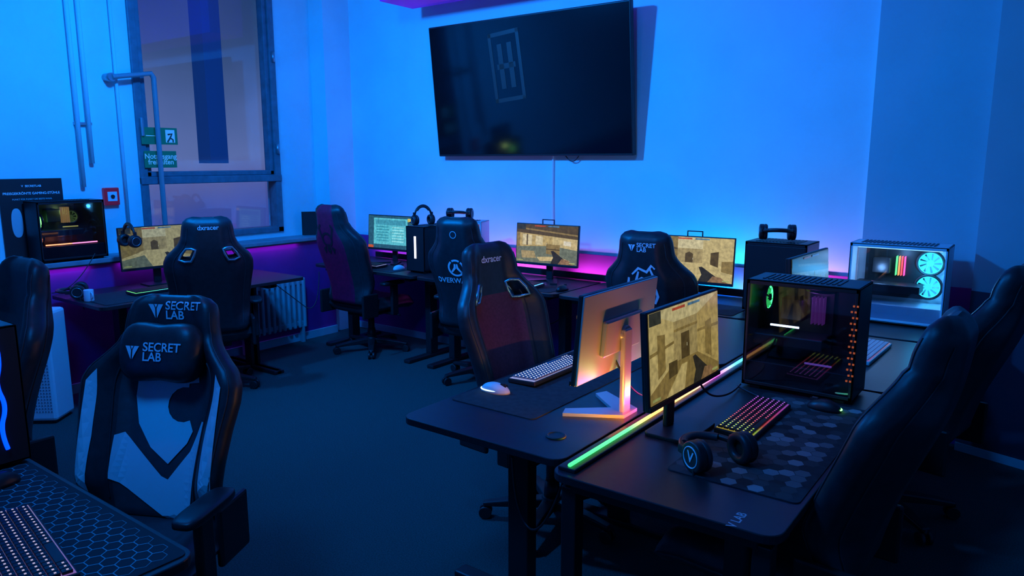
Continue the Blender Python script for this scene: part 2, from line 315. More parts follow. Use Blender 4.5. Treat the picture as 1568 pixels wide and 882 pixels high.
# ------------------------------------------------------------------ chair
SW=[(0,.215),(.04,.24),(.12,.25),(.28,.258),(.42,.27),(.54,.285),(.61,.285),(.67,.265),(.72,.225),(.77,.19),(.82,.172),(.86,.166),(.92,.160),(.96,.150),(.985,.128),(1,.09)]
def hw(s):
    for (a,x),(b,y) in zip(SW,SW[1:]):
        if s<=b:
            return x+(y-x)*(s-a)/(b-a)
    return SW[-1][1]
def sst(a,b,x):
    t=min(1,max(0,(x-a)/(b-a)));return t*t*(3-2*t)
class Chair:
    def __init__(s,name,x,y,face,top=1.26,main=None,panel=None,rec=12,holes=False,shell=None,arms=True,baseang=0,rim=None):
        s.r=root(name,(x,y,0),math.atan2(-face[0],face[1]))
        s.rec=R(rec);s.Z0=.46;s.H=(top-s.Z0)/math.cos(s.rec)
        main=main or LEATH;panel=panel or LEATH2;shell=shell or main
        s.holes=holes
        us=[-1,-.985,-.95,-.9,-.84,-.78,-.72,-.66,-.58,-.5,-.42,-.34,-.2,-.07]
        us=us+[-u for u in reversed(us)];ss=[0,.01,.03,.06]+[.06+.02*k for k in range(1,46)]+[.97,.985,.995,1.0]
        nu,nv=len(us),len(ss);V=[]
        for side in (1,-1):
            for t in ss:
                for u in us: V.append(s.bp(u,t,side))
        F=[];M=[]
        def hole(i,j):
            if not holes: return False
            if i<0 or j<0 or i>=nu-1 or j>=nv-1: return False
            u=(us[i]+us[i+1])/2;t=(ss[j]+ss[j+1])/2
            return .42<abs(u)<.72 and .665<t<.765
        def id(sd,j,i): return sd*nu*nv+j*nu+i
        for j in range(nv-1):
            for i in range(nu-1):
                if hole(i,j): 
                    for (di,dj,a,b) in [(-1,0,(j,i),(j+1,i)),(1,0,(j+1,i+1),(j,i+1)),(0,-1,(j,i+1),(j,i)),(0,1,(j+1,i),(j+1,i+1))]:
                        if not hole(i+di,j+dj):
                            F.append((id(0,*a),id(0,*b),id(1,*b),id(1,*a)));M.append(2)
                    continue
                u=abs(us[i]+us[i+1])/2;t=(ss[j]+ss[j+1])/2
                F.append((id(0,j,i),id(0,j,i+1),id(0,j+1,i+1),id(0,j+1,i)));M.append(1 if (u<.60 and t<.70) else 0)
                F.append((id(1,j,i+1),id(1,j,i),id(1,j+1,i),id(1,j+1,i+1)));M.append(2 if (u<.6 or not (shell is BURG)) else 0)
        for j in range(nv-1):
            F.append((id(0,j,0),id(0,j+1,0),id(1,j+1,0),id(1,j,0)));M.append(0)
            F.append((id(0,j+1,nu-1),id(0,j,nu-1),id(1,j,nu-1),id(1,j+1,nu-1)));M.append(0)
        for i in range(nu-1):
            F.append((id(0,0,i+1),id(0,0,i),id(1,0,i),id(1,0,i+1)));M.append(0)
            F.append((id(0,nv-1,i),id(0,nv-1,i+1),id(1,nv-1,i+1),id(1,nv-1,i)));M.append(0)
        meshobj('backrest',V,F,[main,panel,shell],s.r,M,smooth=True)
        for sg in (-1,1):
            tube('piping',[s.bp(sg*.62,t/40,1,.002) for t in range(4,29)],.003,main,s.r)
            tube('back_seam',[s.bp(sg*.80,t/40,-1,.001) for t in range(3,38)],.003,LEATH2,s.r)
            tube('edge_piping',[s.bp(sg*.93,t/40,1,.001) for t in range(3,38)],.0025,LEATH2,s.r)
            if holes:
                sh=[(.43,.665),(.57,.658),(.71,.665),(.73,.71),(.71,.758),(.57,.766),(.43,.758),(.41,.71)]
                tube('slot_rim',[s.bp(sg*u,t,1,.003) for (u,t) in sh],.008,rim or METAL,s.r,cyclic=True)
                tube('slot_rim_rear',[s.bp(sg*u,t,-1,.003) for (u,t) in sh],.008,rim or METAL,s.r,cyclic=True)
        def stp(u,v,top):
            W=.255+.015*math.sin(v*math.pi);x=u*W;yy=-.25+.53*v
            e=max(0,1-abs(u)**5)**.5*min(1,(1-v)/.06+.0)**.5*min(1,v/.04)**.5
            if top: z=.43+.055*e+.05*sst(.5,.9,abs(u))*e*(1-.5*v)
            else: z=.43-.055*e
            if v>.85: z-=.02*((v-.85)/.15)
            return (x,yy,z)
        vs=[0,.01,.03,.06]+[.1+.08*k for k in range(11)]+[.94,.97,.99,1.]
        n2=len(vs);V=[stp(u,v,sd) for sd in (1,0) for v in vs for u in us];F=[];M=[]
        for j in range(n2-1):
            for i in range(nu-1):
                q=(j*nu+i,j*nu+i+1,(j+1)*nu+i+1,(j+1)*nu+i);F.append(q);M.append(1 if abs(us[i]+us[i+1])/2<.6 else 0)
                F.append(tuple(n2*nu+k for k in reversed(q)));M.append(0)
            F.append((j*nu,(j+1)*nu,n2*nu+(j+1)*nu,n2*nu+j*nu));M.append(0)
            a=j*nu+nu-1;b=a+nu;F.append((b,a,n2*nu+a,n2*nu+b));M.append(0)
        meshobj('seat_cushion',V,F,[main,panel],s.r,M,smooth=True)
        for sg in (-1,1):
            boxes('hinge_bracket',[((sg*.262-.012,-.33,.36),(sg*.262+.012,-.16,.56))],BLK,s.r,.01)
        boxes('tilt_mechanism',[((-.12,-.16,.33),(.12,.16,.375)),((-.2,-.04,.355),(.2,.04,.385))],BLKM,s.r,.008)
        tube('lever',[(.1,.05,.35),(.3,.06,.34)],.006,BLKM,s.r)
        cyl('gas_lift',.028,.2,(0,0,.24),BLKM,s.r);cyl('lift_cover',.04,.1,(0,0,.15),BLK,s.r,r2=.033)
        cyl('hub',.06,.06,(0,0,.095),BLK,s.r,r2=.045,bev=.006)
        for k in range(5):
            a=2*math.pi*k/5+R(18+baseang);ca,sa=math.cos(a),math.sin(a)
            V=[]
            for (rr,w_,z0,z1) in [(.03,.032,.07,.115),(.2,.026,.065,.098),(.32,.02,.06,.08)]:
                for (o_,z) in [(-w_,z0),(w_,z0),(w_,z1),(-w_,z1)]: V.append((rr*ca-o_*sa,rr*sa+o_*ca,z))
            F=[]
            for q in (0,4):
                for i in range(4): F.append((q+i,q+(i+1)%4,q+4+(i+1)%4,q+4+i))
            F+=[(3,2,1,0),(8,9,10,11)]
            o=meshobj('spoke',V,F,BLK,s.r);md=o.modifiers.new('b','BEVEL');md.width=.006;md.segments=2
            for off in (-.018,.018):
                cyl('caster_wheel',.03,.018,(.31*ca-off*sa,.31*sa+off*ca,.03),BLK,s.r,(R(90),0,a+0),n=20,bev=.004)
            cyl('caster_stem',.012,.04,(.31*ca,.31*sa,.055),BLKM,s.r)
        if arms:
            for sg in (-1,1):
                boxes('arm_post',[((sg*.31-.015,-.05,.36),(sg*.31+.015,.02,.62))],BLK,s.r,.008)
                boxes('arm_bracket',[((min(0,sg*.31),-.03,.355),(max(0,sg*.31),.01,.375))],BLKM,s.r,.003)
                superell('arm_pad',(.085,.25,.035),(sg*.31,-.03,.635),BLK,s.r,e=.5)
    def bp(s,u,t,side,off=0):
        W=hw(t);x=u*W
        e=max(0,1-abs(u)**6)**.5;es=min(1,max(0,(1-t)/.05))**.5*min(1,max(0,t/.03))**.5
        bol=.095*(sst(.0,.2,t)*(1-.55*sst(.6,.85,t)))*(1-.35*sst(.9,1,t))
        if t>.8: bol=.085*.45*(1-.6*sst(.85,1,t))
        b=bol*sst(.45,.88,abs(u))
        curve=.03*math.sin(t*math.pi*1.0)*-1+.025*math.sin(t*6.28)
        if side>0: yy=b+.042*e*es
        else: yy=b*.75-.045*e*es
        yy+=off*side+curve*.6
        al=t*s.H
        return (x,-.25-al*math.sin(s.rec)+yy*math.cos(s.rec),s.Z0+al*math.cos(s.rec)+yy*math.sin(s.rec))
    def decal(s,name,V2,F,m,side,cx=0,ct=.5,off=.003,uspace=False):
        """V2 : 2D coords in metres (x to viewer's right, y up) around (cx, ct)"""
        V=[]
        for v in V2:
            x=v[0]+cx;t=ct+v[1]/s.H
            if side>0:x=-x
            W=hw(max(0,min(1,t)));V.append(s.bp(max(-.99,min(.99,x/W)),max(0,min(.995,t)),side,off))
        meshobj(name,V,F,m,s.r)
    def text(s,txt,size,side,cx,ct,m=LOGO,off=.003,align='CENTER'):
        V,F=text_mesh(txt,size,align);s.decal('lettering',V,F,m,side,cx,ct,off)
    def poly(s,pts,side,m,cx=0,ct=.5,off=.003):
        bm=bmesh.new();f=bm.faces.new([bm.verts.new((p[0],p[1],0)) for p in pts])
        bmesh.ops.triangulate(bm,faces=[f])
        for _ in range(3):
            bmesh.ops.subdivide_edges(bm,edges=[e for e in bm.edges if e.calc_length()>.025],cuts=1)
            bmesh.ops.triangulate(bm,faces=bm.faces[:])
        bm.verts.index_update();V=[tuple(v.co) for v in bm.verts];F=[tuple(v.index for v in fc.verts) for fc in bm.faces];bm.free()
        s.decal('emblem',V,F,m,side,cx,ct,off)
    def ring(s,r0,r1,side,m,cx,ct,a0=0,a1=360,off=.003,n=32):
        V=[];F=[]
        for k in range(n+1):
            a=R(a0+(a1-a0)*k/n);V+=[(r0*math.cos(a),r0*math.sin(a)),(r1*math.cos(a),r1*math.sin(a))]
        for k in range(n):F.append((2*k,2*k+1,2*k+3,2*k+2))
        s.decal('emblem_ring',V,F,m,side,cx,ct,off)
    def stroke(s,pts,wd,side,m,cx=0,ct=.5):
        V=[];F=[];n=len(pts)
        for i,p in enumerate(pts):
            q=pts[min(i+1,n-1)];o=pts[max(i-1,0)];dx,dy=q[0]-o[0],q[1]-o[1];l=math.hypot(dx,dy) or 1
            w_=wd*(.35+.65*math.sin(math.pi*(i+.5)/n));V+=[(p[0]-dy/l*w_,p[1]+dx/l*w_),(p[0]+dy/l*w_,p[1]-dx/l*w_)]
        for i in range(n-1):F.append((2*i,2*i+1,2*i+3,2*i+2))
        s.decal('emblem_stroke',V,F,m,side,cx,ct)
    def shield(s,sz,side,m,cx,ct,off=.003):
        k=sz
        s.poly([(-k,.75*k),(-.35*k,.75*k),(-.1*k,.2*k),(-.1*k,-k),(-.55*k,-.1*k)],side,m,cx,ct,off)
        s.poly([(k,.75*k),(.35*k,.75*k),(.1*k,.2*k),(.1*k,-k),(.55*k,-.1*k)],side,m,cx,ct,off)
        s.poly([(-.22*k,.75*k),(.22*k,.75*k),(0,.3*k)],side,m,cx,ct,off)
    def pillow(s,t,m,size=(.30,.10,.17),logo=False):
        p=s.bp(0,t,1,size[1]*.32)
        e=bpy.data.objects.new('neck_pillow',None);e.location=p;e.rotation_euler=(s.rec,0,0);link(e,s.r)
        def fn(x,y,z): 
            k=.74+.30*abs(x)**1.5
            return x,y*k,z*k
        superell('pillow_body',size,(0,0,0),m,e,(0,0,0),fn,.75)
        if logo:
            def mp(V,cx,cz):
                o=[]
                for v in V:
                    x,z=v[0]+cx,v[1]+cz
                    a,c_=min(.95,abs(x)/(size[0]/2)),min(.95,abs(z)/(size[2]/2))
                    o.append((-x,size[1]/2*(.74+.30*a**1.5)*(1-a**2.6)**.38*(1-c_**2.6)**.38*1.0+.004,z))
                return o
            V,F=text_mesh('SECRET\nLAB',.040,'LEFT');meshobj('pillow_lettering',mp(V,-.035,0),F,LOGO,e)
            k=.025
            for P in ([(-k,.75*k),(-.35*k,.75*k),(-.1*k,.2*k),(-.1*k,-k),(-.55*k,-.1*k)],[(k,.75*k),(.35*k,.75*k),(.1*k,.2*k),(.1*k,-k),(.55*k,-.1*k)],[(-.22*k,.75*k),(.22*k,.75*k),(0,.3*k)]):
                meshobj('pillow_emblem',mp(P,-.072,0),[tuple(range(len(P)))],LOGO,e)

# chair at front-left desk (faces camera side)
c=Chair('gaming_chair',-2.21,.93,(.45,-.89),1.195,rec=14)
c.shield(.027,1,LOGO,-.055,.925);c.text('SECRET\nLAB',.040,1,-.02,.925,LOGO,align='LEFT')
c.pillow(.74,LEATH,(.29,.14,.25),True)
def arc(cx,cy,r,a0,a1,n=10):return [(cx+r*math.cos(R(a0+(a1-a0)*k/n)),cy+r*math.sin(R(a0+(a1-a0)*k/n))) for k in range(n+1)]
# grey C-shaped design
c.poly([(-.11,.12),(.11,.12),(.115,.085),(.08,.08)]+arc(.07,.01,.058,80,300)+[(.115,-.075),(.10,-.115),(.04,-.185),(-.03,-.135),(-.085,-.06),(-.11,.03)],1,GREYL,0,.5,.004)
c.poly([(-.155,-.10),(-.13,-.09),(.02,-.225),(.045,-.235),(.115,-.14),(.15,-.04),(.165,-.04),(.13,-.34),(.06,-.37),(-.155,-.24)],1,GREYL,0,.5,.004)
for sg in (-1,1):
    c.poly([(sg*.215,.12),(sg*.243,.08),(sg*.24,-.30),(sg*.2,-.34),(sg*.2,-.1)],1,GREYL,0,.5,.004)
Chair('gaming_chair',-3.42,.83,(.05,-1),1.25)
c=Chair('gaming_chair',-4.90,2.92,(-.88,.48),1.28,holes=True,baseang=20)
c.text('dxracer',.042,-1,0,.93,LOGO)
c=Chair('gaming_chair',-4.76,4.34,(.0,1),1.295,main=LEATH,shell=BURG,baseang=10)
def horde(c,s_,side,m,cx,ct):
    c.ring(.035*s_,.05*s_,side,m,cx,ct,300,600)
    for a in (20,160): c.stroke([(.05*s_*math.cos(R(a)),.05*s_*math.sin(R(a))),(.07*s_*math.cos(R(a)),.075*s_),(.05*s_*math.cos(R(a)),.1*s_)],.01*s_,side,m,cx,ct)
    c.poly([(-.012*s_,-.03*s_),(.012*s_,-.03*s_),(.018*s_,-.075*s_),(0,-.1*s_),(-.018*s_,-.075*s_)],side,m,cx,ct)
    for sg in(-1,1): c.poly([(sg*.02*s_,-.04*s_),(sg*.055*s_,-.06*s_),(sg*.04*s_,-.1*s_),(sg*.03*s_,-.07*s_)],side,m,cx,ct)
horde(c,1.25,-1,BLK,0,.68)
c=Chair('gaming_chair',-3.42,4.24,(-.22,.97),1.265)
c.ring(.05,.064,-1,LOGO,0,.58,130,410);c.ring(.05,.064,-1,LOGO,0,.58,60,120)
c.stroke([(-.036,-.03),(-.01,.0),(-.008,.03)],.009,-1,LOGO,0,.58);c.stroke([(.036,-.03),(.01,.0),(.008,.03)],.009,-1,LOGO,0,.58)
c.text('OVERWATCH',.055,-1,0,.46,LOGO)
c.ring(.02,.026,-1,LOGOD,0,.87)
c=Chair('gaming_chair',-1.96,4.28,(-.1,1),1.245)
c.shield(.022,-1,LOGO,-.06,.90);c.text('SECRET\nLAB',.034,-1,-.03,.90,LOGO,align='LEFT')
for pts in [[(-.06,.08),(-.02,.12),(.03,.1),(.06,.14),(.08,.12)],[(.05,.12),(.08,.05),(.06,-.02),(.02,-.04)],[(-.08,-.02),(-.03,.02),(.02,0),(.0,-.06)],[(-.02,.1),(-.04,.03),(-.06,-.05),(-.05,-.12)],[(.03,-.02),(.06,-.08),(.02,-.13),(-.03,-.12)],[(-.06,-.14),(.0,-.18),(.03,-.15),(.07,-.19)],[(-.05,.03),(.0,.06),(.04,.05)],[(-.08,.06),(-.09,0),(-.07,-.06)],[(.08,0),(.09,-.05),(.07,-.1)]]:
    c.stroke(pts,.009,-1,LOGO,0,.60)
# centre chair, front seen over desk A
c=Chair('gaming_chair',-1.76,2.68,(1,-.08),1.265,holes=True,baseang=0,panel=mat('maroon_fabric',(.14,.03,.05),.7,noise=.2,nscale=80),rim=mat('slot_rim_metal',(.3,.6,.7),.25,.9))
c.text('dxracer',.044,1,0,.90,LOGO)
# right hand chairs
c=Chair('gaming_chair',-.65,2.27,(-1,.05),1.25,rec=15,baseang=8)
c=Chair('gaming_chair',-.55,3.68,(-.97,.18),1.235,rec=16)
c.pillow(.30,LEATH,(.32,.14,.2))

# ------------------------------------------------------------------ screens / monitors
def scr_mat():
    if 'scr' in _m:return _m['scr']
    m=bpy.data.materials.new('lcd_image');m.use_nodes=True;nt=m.node_tree;b=nt.nodes['Principled BSDF']
    b.inputs['Base Color'].default_value=(.01,.01,.01,1);b.inputs['Roughness'].default_value=.3
    a=nt.nodes.new('ShaderNodeVertexColor');a.layer_name='col'
    tc=nt.nodes.new('ShaderNodeTexCoord');n=nt.nodes.new('ShaderNodeTexNoise');n.inputs['Scale'].default_value=45;n.inputs['Detail'].default_value=8
    mr=nt.nodes.new('ShaderNodeMapRange');mr.inputs['From Min'].default_value=.3;mr.inputs['From Max'].default_value=.7;mr.inputs['To Min'].default_value=.65;mr.inputs['To Max'].default_value=1.25
    mx=nt.nodes.new('ShaderNodeVectorMath');mx.operation='SCALE'
    nt.links.new(tc.outputs['Object'],n.inputs['Vector']);nt.links.new(n.outputs['Fac'],mr.inputs['Value']);nt.links.new(a.outputs['Color'],mx.inputs[0]);nt.links.new(mr.outputs[0],mx.inputs['Scale'])
    nt.links.new(mx.outputs[0],b.inputs['Emission Color']);b.inputs['Emission Strength'].default_value=1.
    _m['scr']=m;return m
SANDS=dict(a=(.62,.5,.24),b=(.34,.26,.11),c=(.72,.62,.36),d=(.12,.09,.04),e=(.5,.42,.24),sky=(.8,.75,.55),gun=(.04,.04,.04),w=(.9,.9,.85),g=(.2,.25,.22))
def game(kind):
    S=SANDS
    P=[(S['a'],[(0,0),(1,0),(1,1),(0,1)])]
    if kind==0:
        P+=[(S['sky'],[(.3,.7),(.62,.7),(.62,1),(.3,1)]),(S['b'],[(0,.25),(.3,.42),(.3,1),(0,1)]),(S['c'],[(.62,.42),(1,.2),(1,1),(.62,1)]),
            (S['e'],[(.3,.42),(.62,.42),(.62,.74),(.3,.74)]),(S['c'],[(0,0),(1,0),(1,.2),(.62,.42),(.3,.42),(0,.25)]),(S['d'],[(.4,.42),(.5,.42),(.5,.62),(.45,.67),(.4,.62)]),
            (S['d'],[(.72,.4),(.82,.34),(.82,.7),(.72,.66)]),(S['b'],[(.1,.3),(.24,.38),(.24,.55),(.1,.5)]),(S['d'],[(0,.78),(.3,.7),(.3,.74),(0,.84)]),
            (S['g'],[(0,.0),(.4,.0),(.3,.3),(0,.2)]),(S['d'],[(.05,.55),(.12,.57),(.12,.8),(.05,.82)]),(S['b'],[(.86,.25),(1,.2),(1,.5),(.86,.48)])]
    elif kind==1:
        P+=[(S['g'],[(0,0),(1,0),(1,.38),(.6,.46),(0,.4)]),(S['d'],[(0,.78),(1,.66),(1,1),(0,1)]),(S['sky'],[(.1,.45),(.26,.46),(.26,.72),(.1,.74)]),(S['sky'],[(.32,.47),(.44,.47),(.44,.69),(.32,.71)]),
            (S['c'],[(.6,.46),(1,.38),(1,.66),(.6,.7)]),(S['b'],[(.5,.25),(.72,.22),(.72,.5),(.5,.5)]),(S['d'],[(.5,.36),(.72,.35),(.72,.38),(.5,.39)]),(S['e'],[(.1,.1),(.34,.12),(.3,.3),(.08,.3)]),(S['w'],[(.78,.5),(.9,.48),(.9,.6),(.78,.61)]),
            (S['b'],[(0,.88),(1,.74),(1,.78),(0,.92)]),(S['b'],[(0,.4),(.06,.41),(.06,.78),(0,.78)]),(S['d'],[(.17,.45),(.19,.45),(.19,.74),(.17,.74)]),(S['c'],[(.4,.05),(.9,.1),(.7,.2),(.35,.15)])]
    elif kind==2:
        P+=[(S['c'],[(0,.12),(.32,.36),(.32,.82),(0,1)]),(S['e'],[(.32,.36),(.66,.36),(.66,.82),(.32,.82)]),(S['a'],[(.66,.36),(1,.1),(1,1),(.66,.82)]),(S['b'],[(0,0),(1,0),(1,.1),(.66,.36),(.32,.36),(0,.12)]),
            (S['sky'],[(0,1),(.32,.82),(.66,.82),(1,1)]),(S['d'],[(.42,.36),(.54,.36),(.54,.66),(.42,.66)]),(S['b'],[(.1,.25),(.2,.32),(.2,.72),(.1,.74)]),(S['b'],[(.78,.3),(.88,.22),(.88,.7),(.78,.68)]),(S['d'],[(.24,.2),(.36,.22),(.36,.38),(.24,.38)]),
            (S['b'],[(.0,.52),(.32,.58),(.32,.61),(0,.56)]),(S['b'],[(.32,.70),(.66,.70),(.66,.73),(.32,.73)]),(S['b'],[(.66,.6),(1,.58),(1,.62),(.66,.63)]),(S['c'],[(.2,.0),(.45,.0),(.5,.3),(.42,.3)])]
    elif kind==4:
        C=(.10,.5,.6)
        P=[((.02,.1,.16),[(0,0),(1,0),(1,1),(0,1)]),(C,[(.12,.12),(.88,.12),(.88,.93),(.12,.93)]),((.05,.3,.42),[(.16,.72),(.84,.72),(.84,.88),(.16,.88)])]
        for k in range(6):
            P+=[((.04,.3,.4),[(.18,.64-.085*k),(.46,.64-.085*k),(.46,.68-.085*k),(.18,.68-.085*k)]),((.3,.75,.8),[(.54,.64-.085*k),(.8,.64-.085*k),(.8,.67-.085*k),(.54,.67-.085*k)])]
        P+=[((.6,.1,.02),[(0,.0),(.12,.0),(.12,.08),(0,.08)]),((.6,.5,.1),[(.88,.85),(1,.85),(1,.95),(.88,.95)])]
        return P
    P+=[(S['gun'],[(.58,0),(.92,0),(.74,.2),(.62,.34),(.58,.33),(.62,.16)]),((.35,.22,.14),[(.7,0),(.95,0),(.86,.12),(.76,.14)]),(S['w'],[(.497,.49),(.503,.49),(.503,.53),(.497,.53)]),((.05,.06,.06),[(.0,.86),(.15,.86),(.15,1),(.0,1)]),
        ((.5,.6,.3),[(.02,.03),(.12,.03),(.12,.06),(.02,.06)]),((.5,.6,.3),[(.88,.03),(.97,.03),(.97,.06),(.88,.06)]),((.6,.1,.05),[(.3,.95),(.48,.95),(.48,.98),(.3,.98)]),((.1,.3,.7),[(.52,.95),(.7,.95),(.7,.98),(.52,.98)])]
    return P
def monitor(x,y,zb,face,kind=0,w=.545,h=.315,z0=.74,tiltd=4,gain=(1.,1.,1.),foot='v',name='gaming_monitor',handle=False,back=None):
    """screen faces 'face' direction; zb = bottom of panel height above floor"""
    bk=back or BLK;bm_=back or BLKM
    r=root(name,(x,y,z0),math.atan2(face[0],-face[1]))
    p=bpy.data.objects.new('panel_tilt',None);p.location=(0,0,zb-z0);p.rotation_euler=(R(-tiltd),0,0);link(p,r)
    box('panel',(w,.018,h),(0,.009,h/2),BLK,p,.004)
    box('rear_shell',(w-.004,.008,h-.004),(0,.021,h/2),bk,p,.003)
    box('rear_cover',(w*.5,.02,h*.42),(0,.034,h*.45),bk,p,.008)
    box('bezel_chin',(w,.006,.016),(0,-.002,.008),BLK,p,.001)
    if kind is not None:
        V=[];F=[];C=[];sw,sh=w-.014,h-.026
        for k,(c_,pts) in enumerate(game(kind)):
            n=len(V)
            for (a,b) in pts: V.append((-sw/2+a*sw,-.0015-.00012*k,.019+b*sh))
            F.append(tuple(range(n,n+len(pts))));C.append(c_)
        o=meshobj('screen_image',V,F,scr_mat(),p);ca=o.data.color_attributes.new('col','FLOAT_COLOR','CORNER')
        for poly,c_ in zip(o.data.polygons,C):
            for li in poly.loop_indices: ca.data[li].color=(c_[0]*gain[0],c_[1]*gain[1],c_[2]*gain[2],1)
    zc=zb-z0+h*.5
    boxes('stand_neck',[((-.028,.055,.01),(.028,.075,zc))],bm_,r,.006)
    cyl('joint',.03,.04,(0,.05,zc-.02),bm_,r,(R(90),0,0))
    if foot=='v':
        q=[(-.05,.09),(.05,.09),(.16,-.10),(.11,-.12),(0,.01),(-.11,-.12),(-.16,-.10)]
        meshobj('stand_foot',[(a,b,0) for a,b in q]+[(a,b,.012) for a,b in q],
          [(6,5,4,3,2,1,0),(7,8,9,10,11,12,13)]+[(i,(i+1)%7,7+(i+1)%7,7+i) for i in range(7)],bm_,r)
    else:
        rrect(-.12,-.06,.12,.10,.02,0,.012,'stand_foot',bm_,r)
    if handle: tube('top_handle',[(-.05,.04,zb-z0+h-.02),(-.05,.04,zb-z0+h+.03),(.05,.04,zb-z0+h+.03),(.05,.04,zb-z0+h-.02)],.005,BLKM,r)
    return r
monitor(-1.27,2.31,.90,(-1,.0),1,h=.315,tiltd=5,back=SILV,gain=(1.1,1.,.9))
monitor(-.95,2.27,.88,(1,-.02),2,gain=(.52,.47,.30),tiltd=4,foot='r')
monitor(-4.79,4.62,.85,(.05,-1),4)
monitor(-3.10,4.60,.86,(.06,-1),1,gain=(.75,.68,.55),handle=True)
monitor(-1.93,4.60,.84,(.1,-1),0,gain=(.7,.65,.5),handle=True,foot='r')
monitor(-5.33,2.80,.86,(1,-.08),0,gain=(.36,.4,.36),foot='r')
monitor(-.92,3.66,.90,(1,-.05),1,gain=(.12,.18,.3),foot='r')

# ------------------------------------------------------------------ PC towers
def fan(parent,loc,rot,r,col,s=6.,blade=.5):
    e=bpy.data.objects.new('case_fan',None);e.location=loc;e.rotation_euler=rot;link(e,parent)
    key='fan_%d_%d_%d_%g'%(col[0]*99,col[1]*99,col[2]*99,s)
    m=emis(key,col,s);mb=emis(key+'b%g'%blade,col,s*blade)
    torus('led_ring',r*.94,.005,(0,0,0),m,e)
    torus('fan_frame',r*1.04,.008,(0,0,0),BLK,e)
    cyl('hub',r*.28,.02,(0,0,0),mb if blade>.3 else BLK,e)
    V=[];F=[]
    for k in range(9):
        a=2*math.pi*k/9;n=len(V)
        for (rr,da,z) in [(r*.28,0,-.006),(r*.28,.45,.006),(r*.88,.62,.006),(r*.88,.12,-.006)]: V.append((rr*math.cos(a+da),rr*math.sin(a+da),z))
        F.append((n,n+1,n+2,n+3))
    meshobj('blades',V,F,mb if blade>0 else BLK,e)
def pc(x,y,z,rz,size=(.43,.21,.45),case=None,fans=(),bars=(),glow=None,ram=(1,.3,.1),rams=4.,glassy=True,frontled=None,name='gaming_pc'):
    r=root(name,(x,y,z),rz);L,W,Hh=size;t=.008;case=case or BLKM
    hx,hy=L/2,W/2
    lst=[((-hx,-hy,.012),(hx,hy,.012+t)),((-hx,-hy,Hh-t),(hx,hy,Hh)),((-hx,hy-t,.012),(hx,hy,Hh)),((-hx,-hy,.012),(-hx+t,hy,Hh)),((hx-t,-hy,.012),(hx,hy,Hh)),
      ((-hx,-hy,.012),(hx,-hy+t,.03)),((-hx,-hy,Hh-.02),(hx,-hy+t,Hh)),((-hx,-hy,.012),(-hx+.015,-hy+t,Hh)),((hx-.015,-hy,.012),(hx,-hy+t,Hh))]
    boxes('case',lst,case,r,.002)
    boxes('feet',[((a*(hx-.05)-.02,b*(hy-.03)-.015,0),(a*(hx-.05)+.02,b*(hy-.03)+.015,.014)) for a in(-1,1) for b in (-1,1)],BLK,r)
    boxes('top_vent',[((-hx+.05+k*.02,-hy+.04,Hh),(-hx+.06+k*.02,hy-.04,Hh+.003)) for k in range(int((L-.1)/.02))],BLK,r)
    if not glassy:
        boxes('side_panel',[((-hx+.01,-hy-.003,.03),(hx-.01,-hy+.002,Hh-.02))],case,r,.002)
    else:
        boxes('side_glass',[((-hx+.012,-hy+.001,.028),(hx-.012,-hy+.004,Hh-.018))],GL,r)
        boxes('psu_shroud',[((-hx+t,-hy+.02,.02),(hx-t,hy-t,.11))],case,r,.003)
        boxes('motherboard',[((-hx+.05,hy-.03,.13),(hx-.13,hy-.02,Hh-.03))],mat('pcb',(.015,.02,.022),.4),r)
        boxes('graphics_card',[((-hx+.02,-hy+.05,.175),(hx-.13,hy-.03,.22))],BLK,r,.005)
        boxes('cpu_cooler',[((-hx+.10,hy-.10,.27),(-hx+.19,hy-.03,.36))],BLKM,r,.006)
        cols=ram if isinstance(ram,list) else [ram]*4
        for k in range(4):
            m=emis('ram_%d_%d_%d_%g'%(*[int(c*99) for c in cols[k]],rams),cols[k],rams)
            boxes('memory_led',[((-hx+.215+k*.014,hy-.07,.26),(-hx+.219+k*.014,hy-.03,.37))],m,r)
    for (fx,fz,fr,ax,col,s,bl) in fans:
        if ax=='y': fan(r,(fx,hy-.04,fz),(R(90),0,0),fr,col,s,bl)
        elif ax=='x': fan(r,(fx,0,fz),(0,R(90),0),fr,col,s,bl)
        else: fan(r,(fx,0,fz),(0,0,0),fr,col,s,bl)
    for k,(x0,z0,x1,z1,col,s) in enumerate(bars):
        tube('led_bar',[(x0,-hy+.045,z0),(x1,-hy+.045,z1)],.004,emis('bar_%d_%d_%d_%g'%(*[int(c*99) for c in col],s),col,s),r)
    if frontled:
        side,col,s=frontled
        px=side*(hx+.002);fm=emis('front_led_m',col,s)
        for yy in (-.045,.045):
            tube('front_led',[(px,yy,.06),(px,yy-.015,.12),(px,yy+.01,.19),(px,yy-.012,.26),(px,yy+.008,.33),(px,yy,.39)],.006,fm,r,smooth=True)
    if glow:
        for (gx,gz,col,pw) in glow:
            l=bpy.data.lights.new('pc_glow','POINT');l.color=col;l.energy=pw;l.shadow_soft_size=.02
            o=bpy.data.objects.new('interior_light',l);o.location=(gx,-.02,gz);link(o,r)
    return r
CY=(.03,.6,1.);GRN_=(.05,1,.2);OR=(1,.25,.03);PU=(.5,.05,1);PK=(1,.1,.6);BL=(.0,.035,1)
p=pc(-.77,3.0,.74,0,(.42,.22,.445),fans=[(-.155,.36,.05,'x',GRN_,5,.15),(.05,.41,.05,'z',(.6,.1,1),3,.2)],bars=[(-.12,.262,-.01,.262,(.5,.7,1),6),(.02,.125,.12,.125,(.2,.1,.7),.5)],glow=[(.02,.36,(.5,.15,1),.12)],ram=(.25,.05,.5),rams=.2)
hx=[]
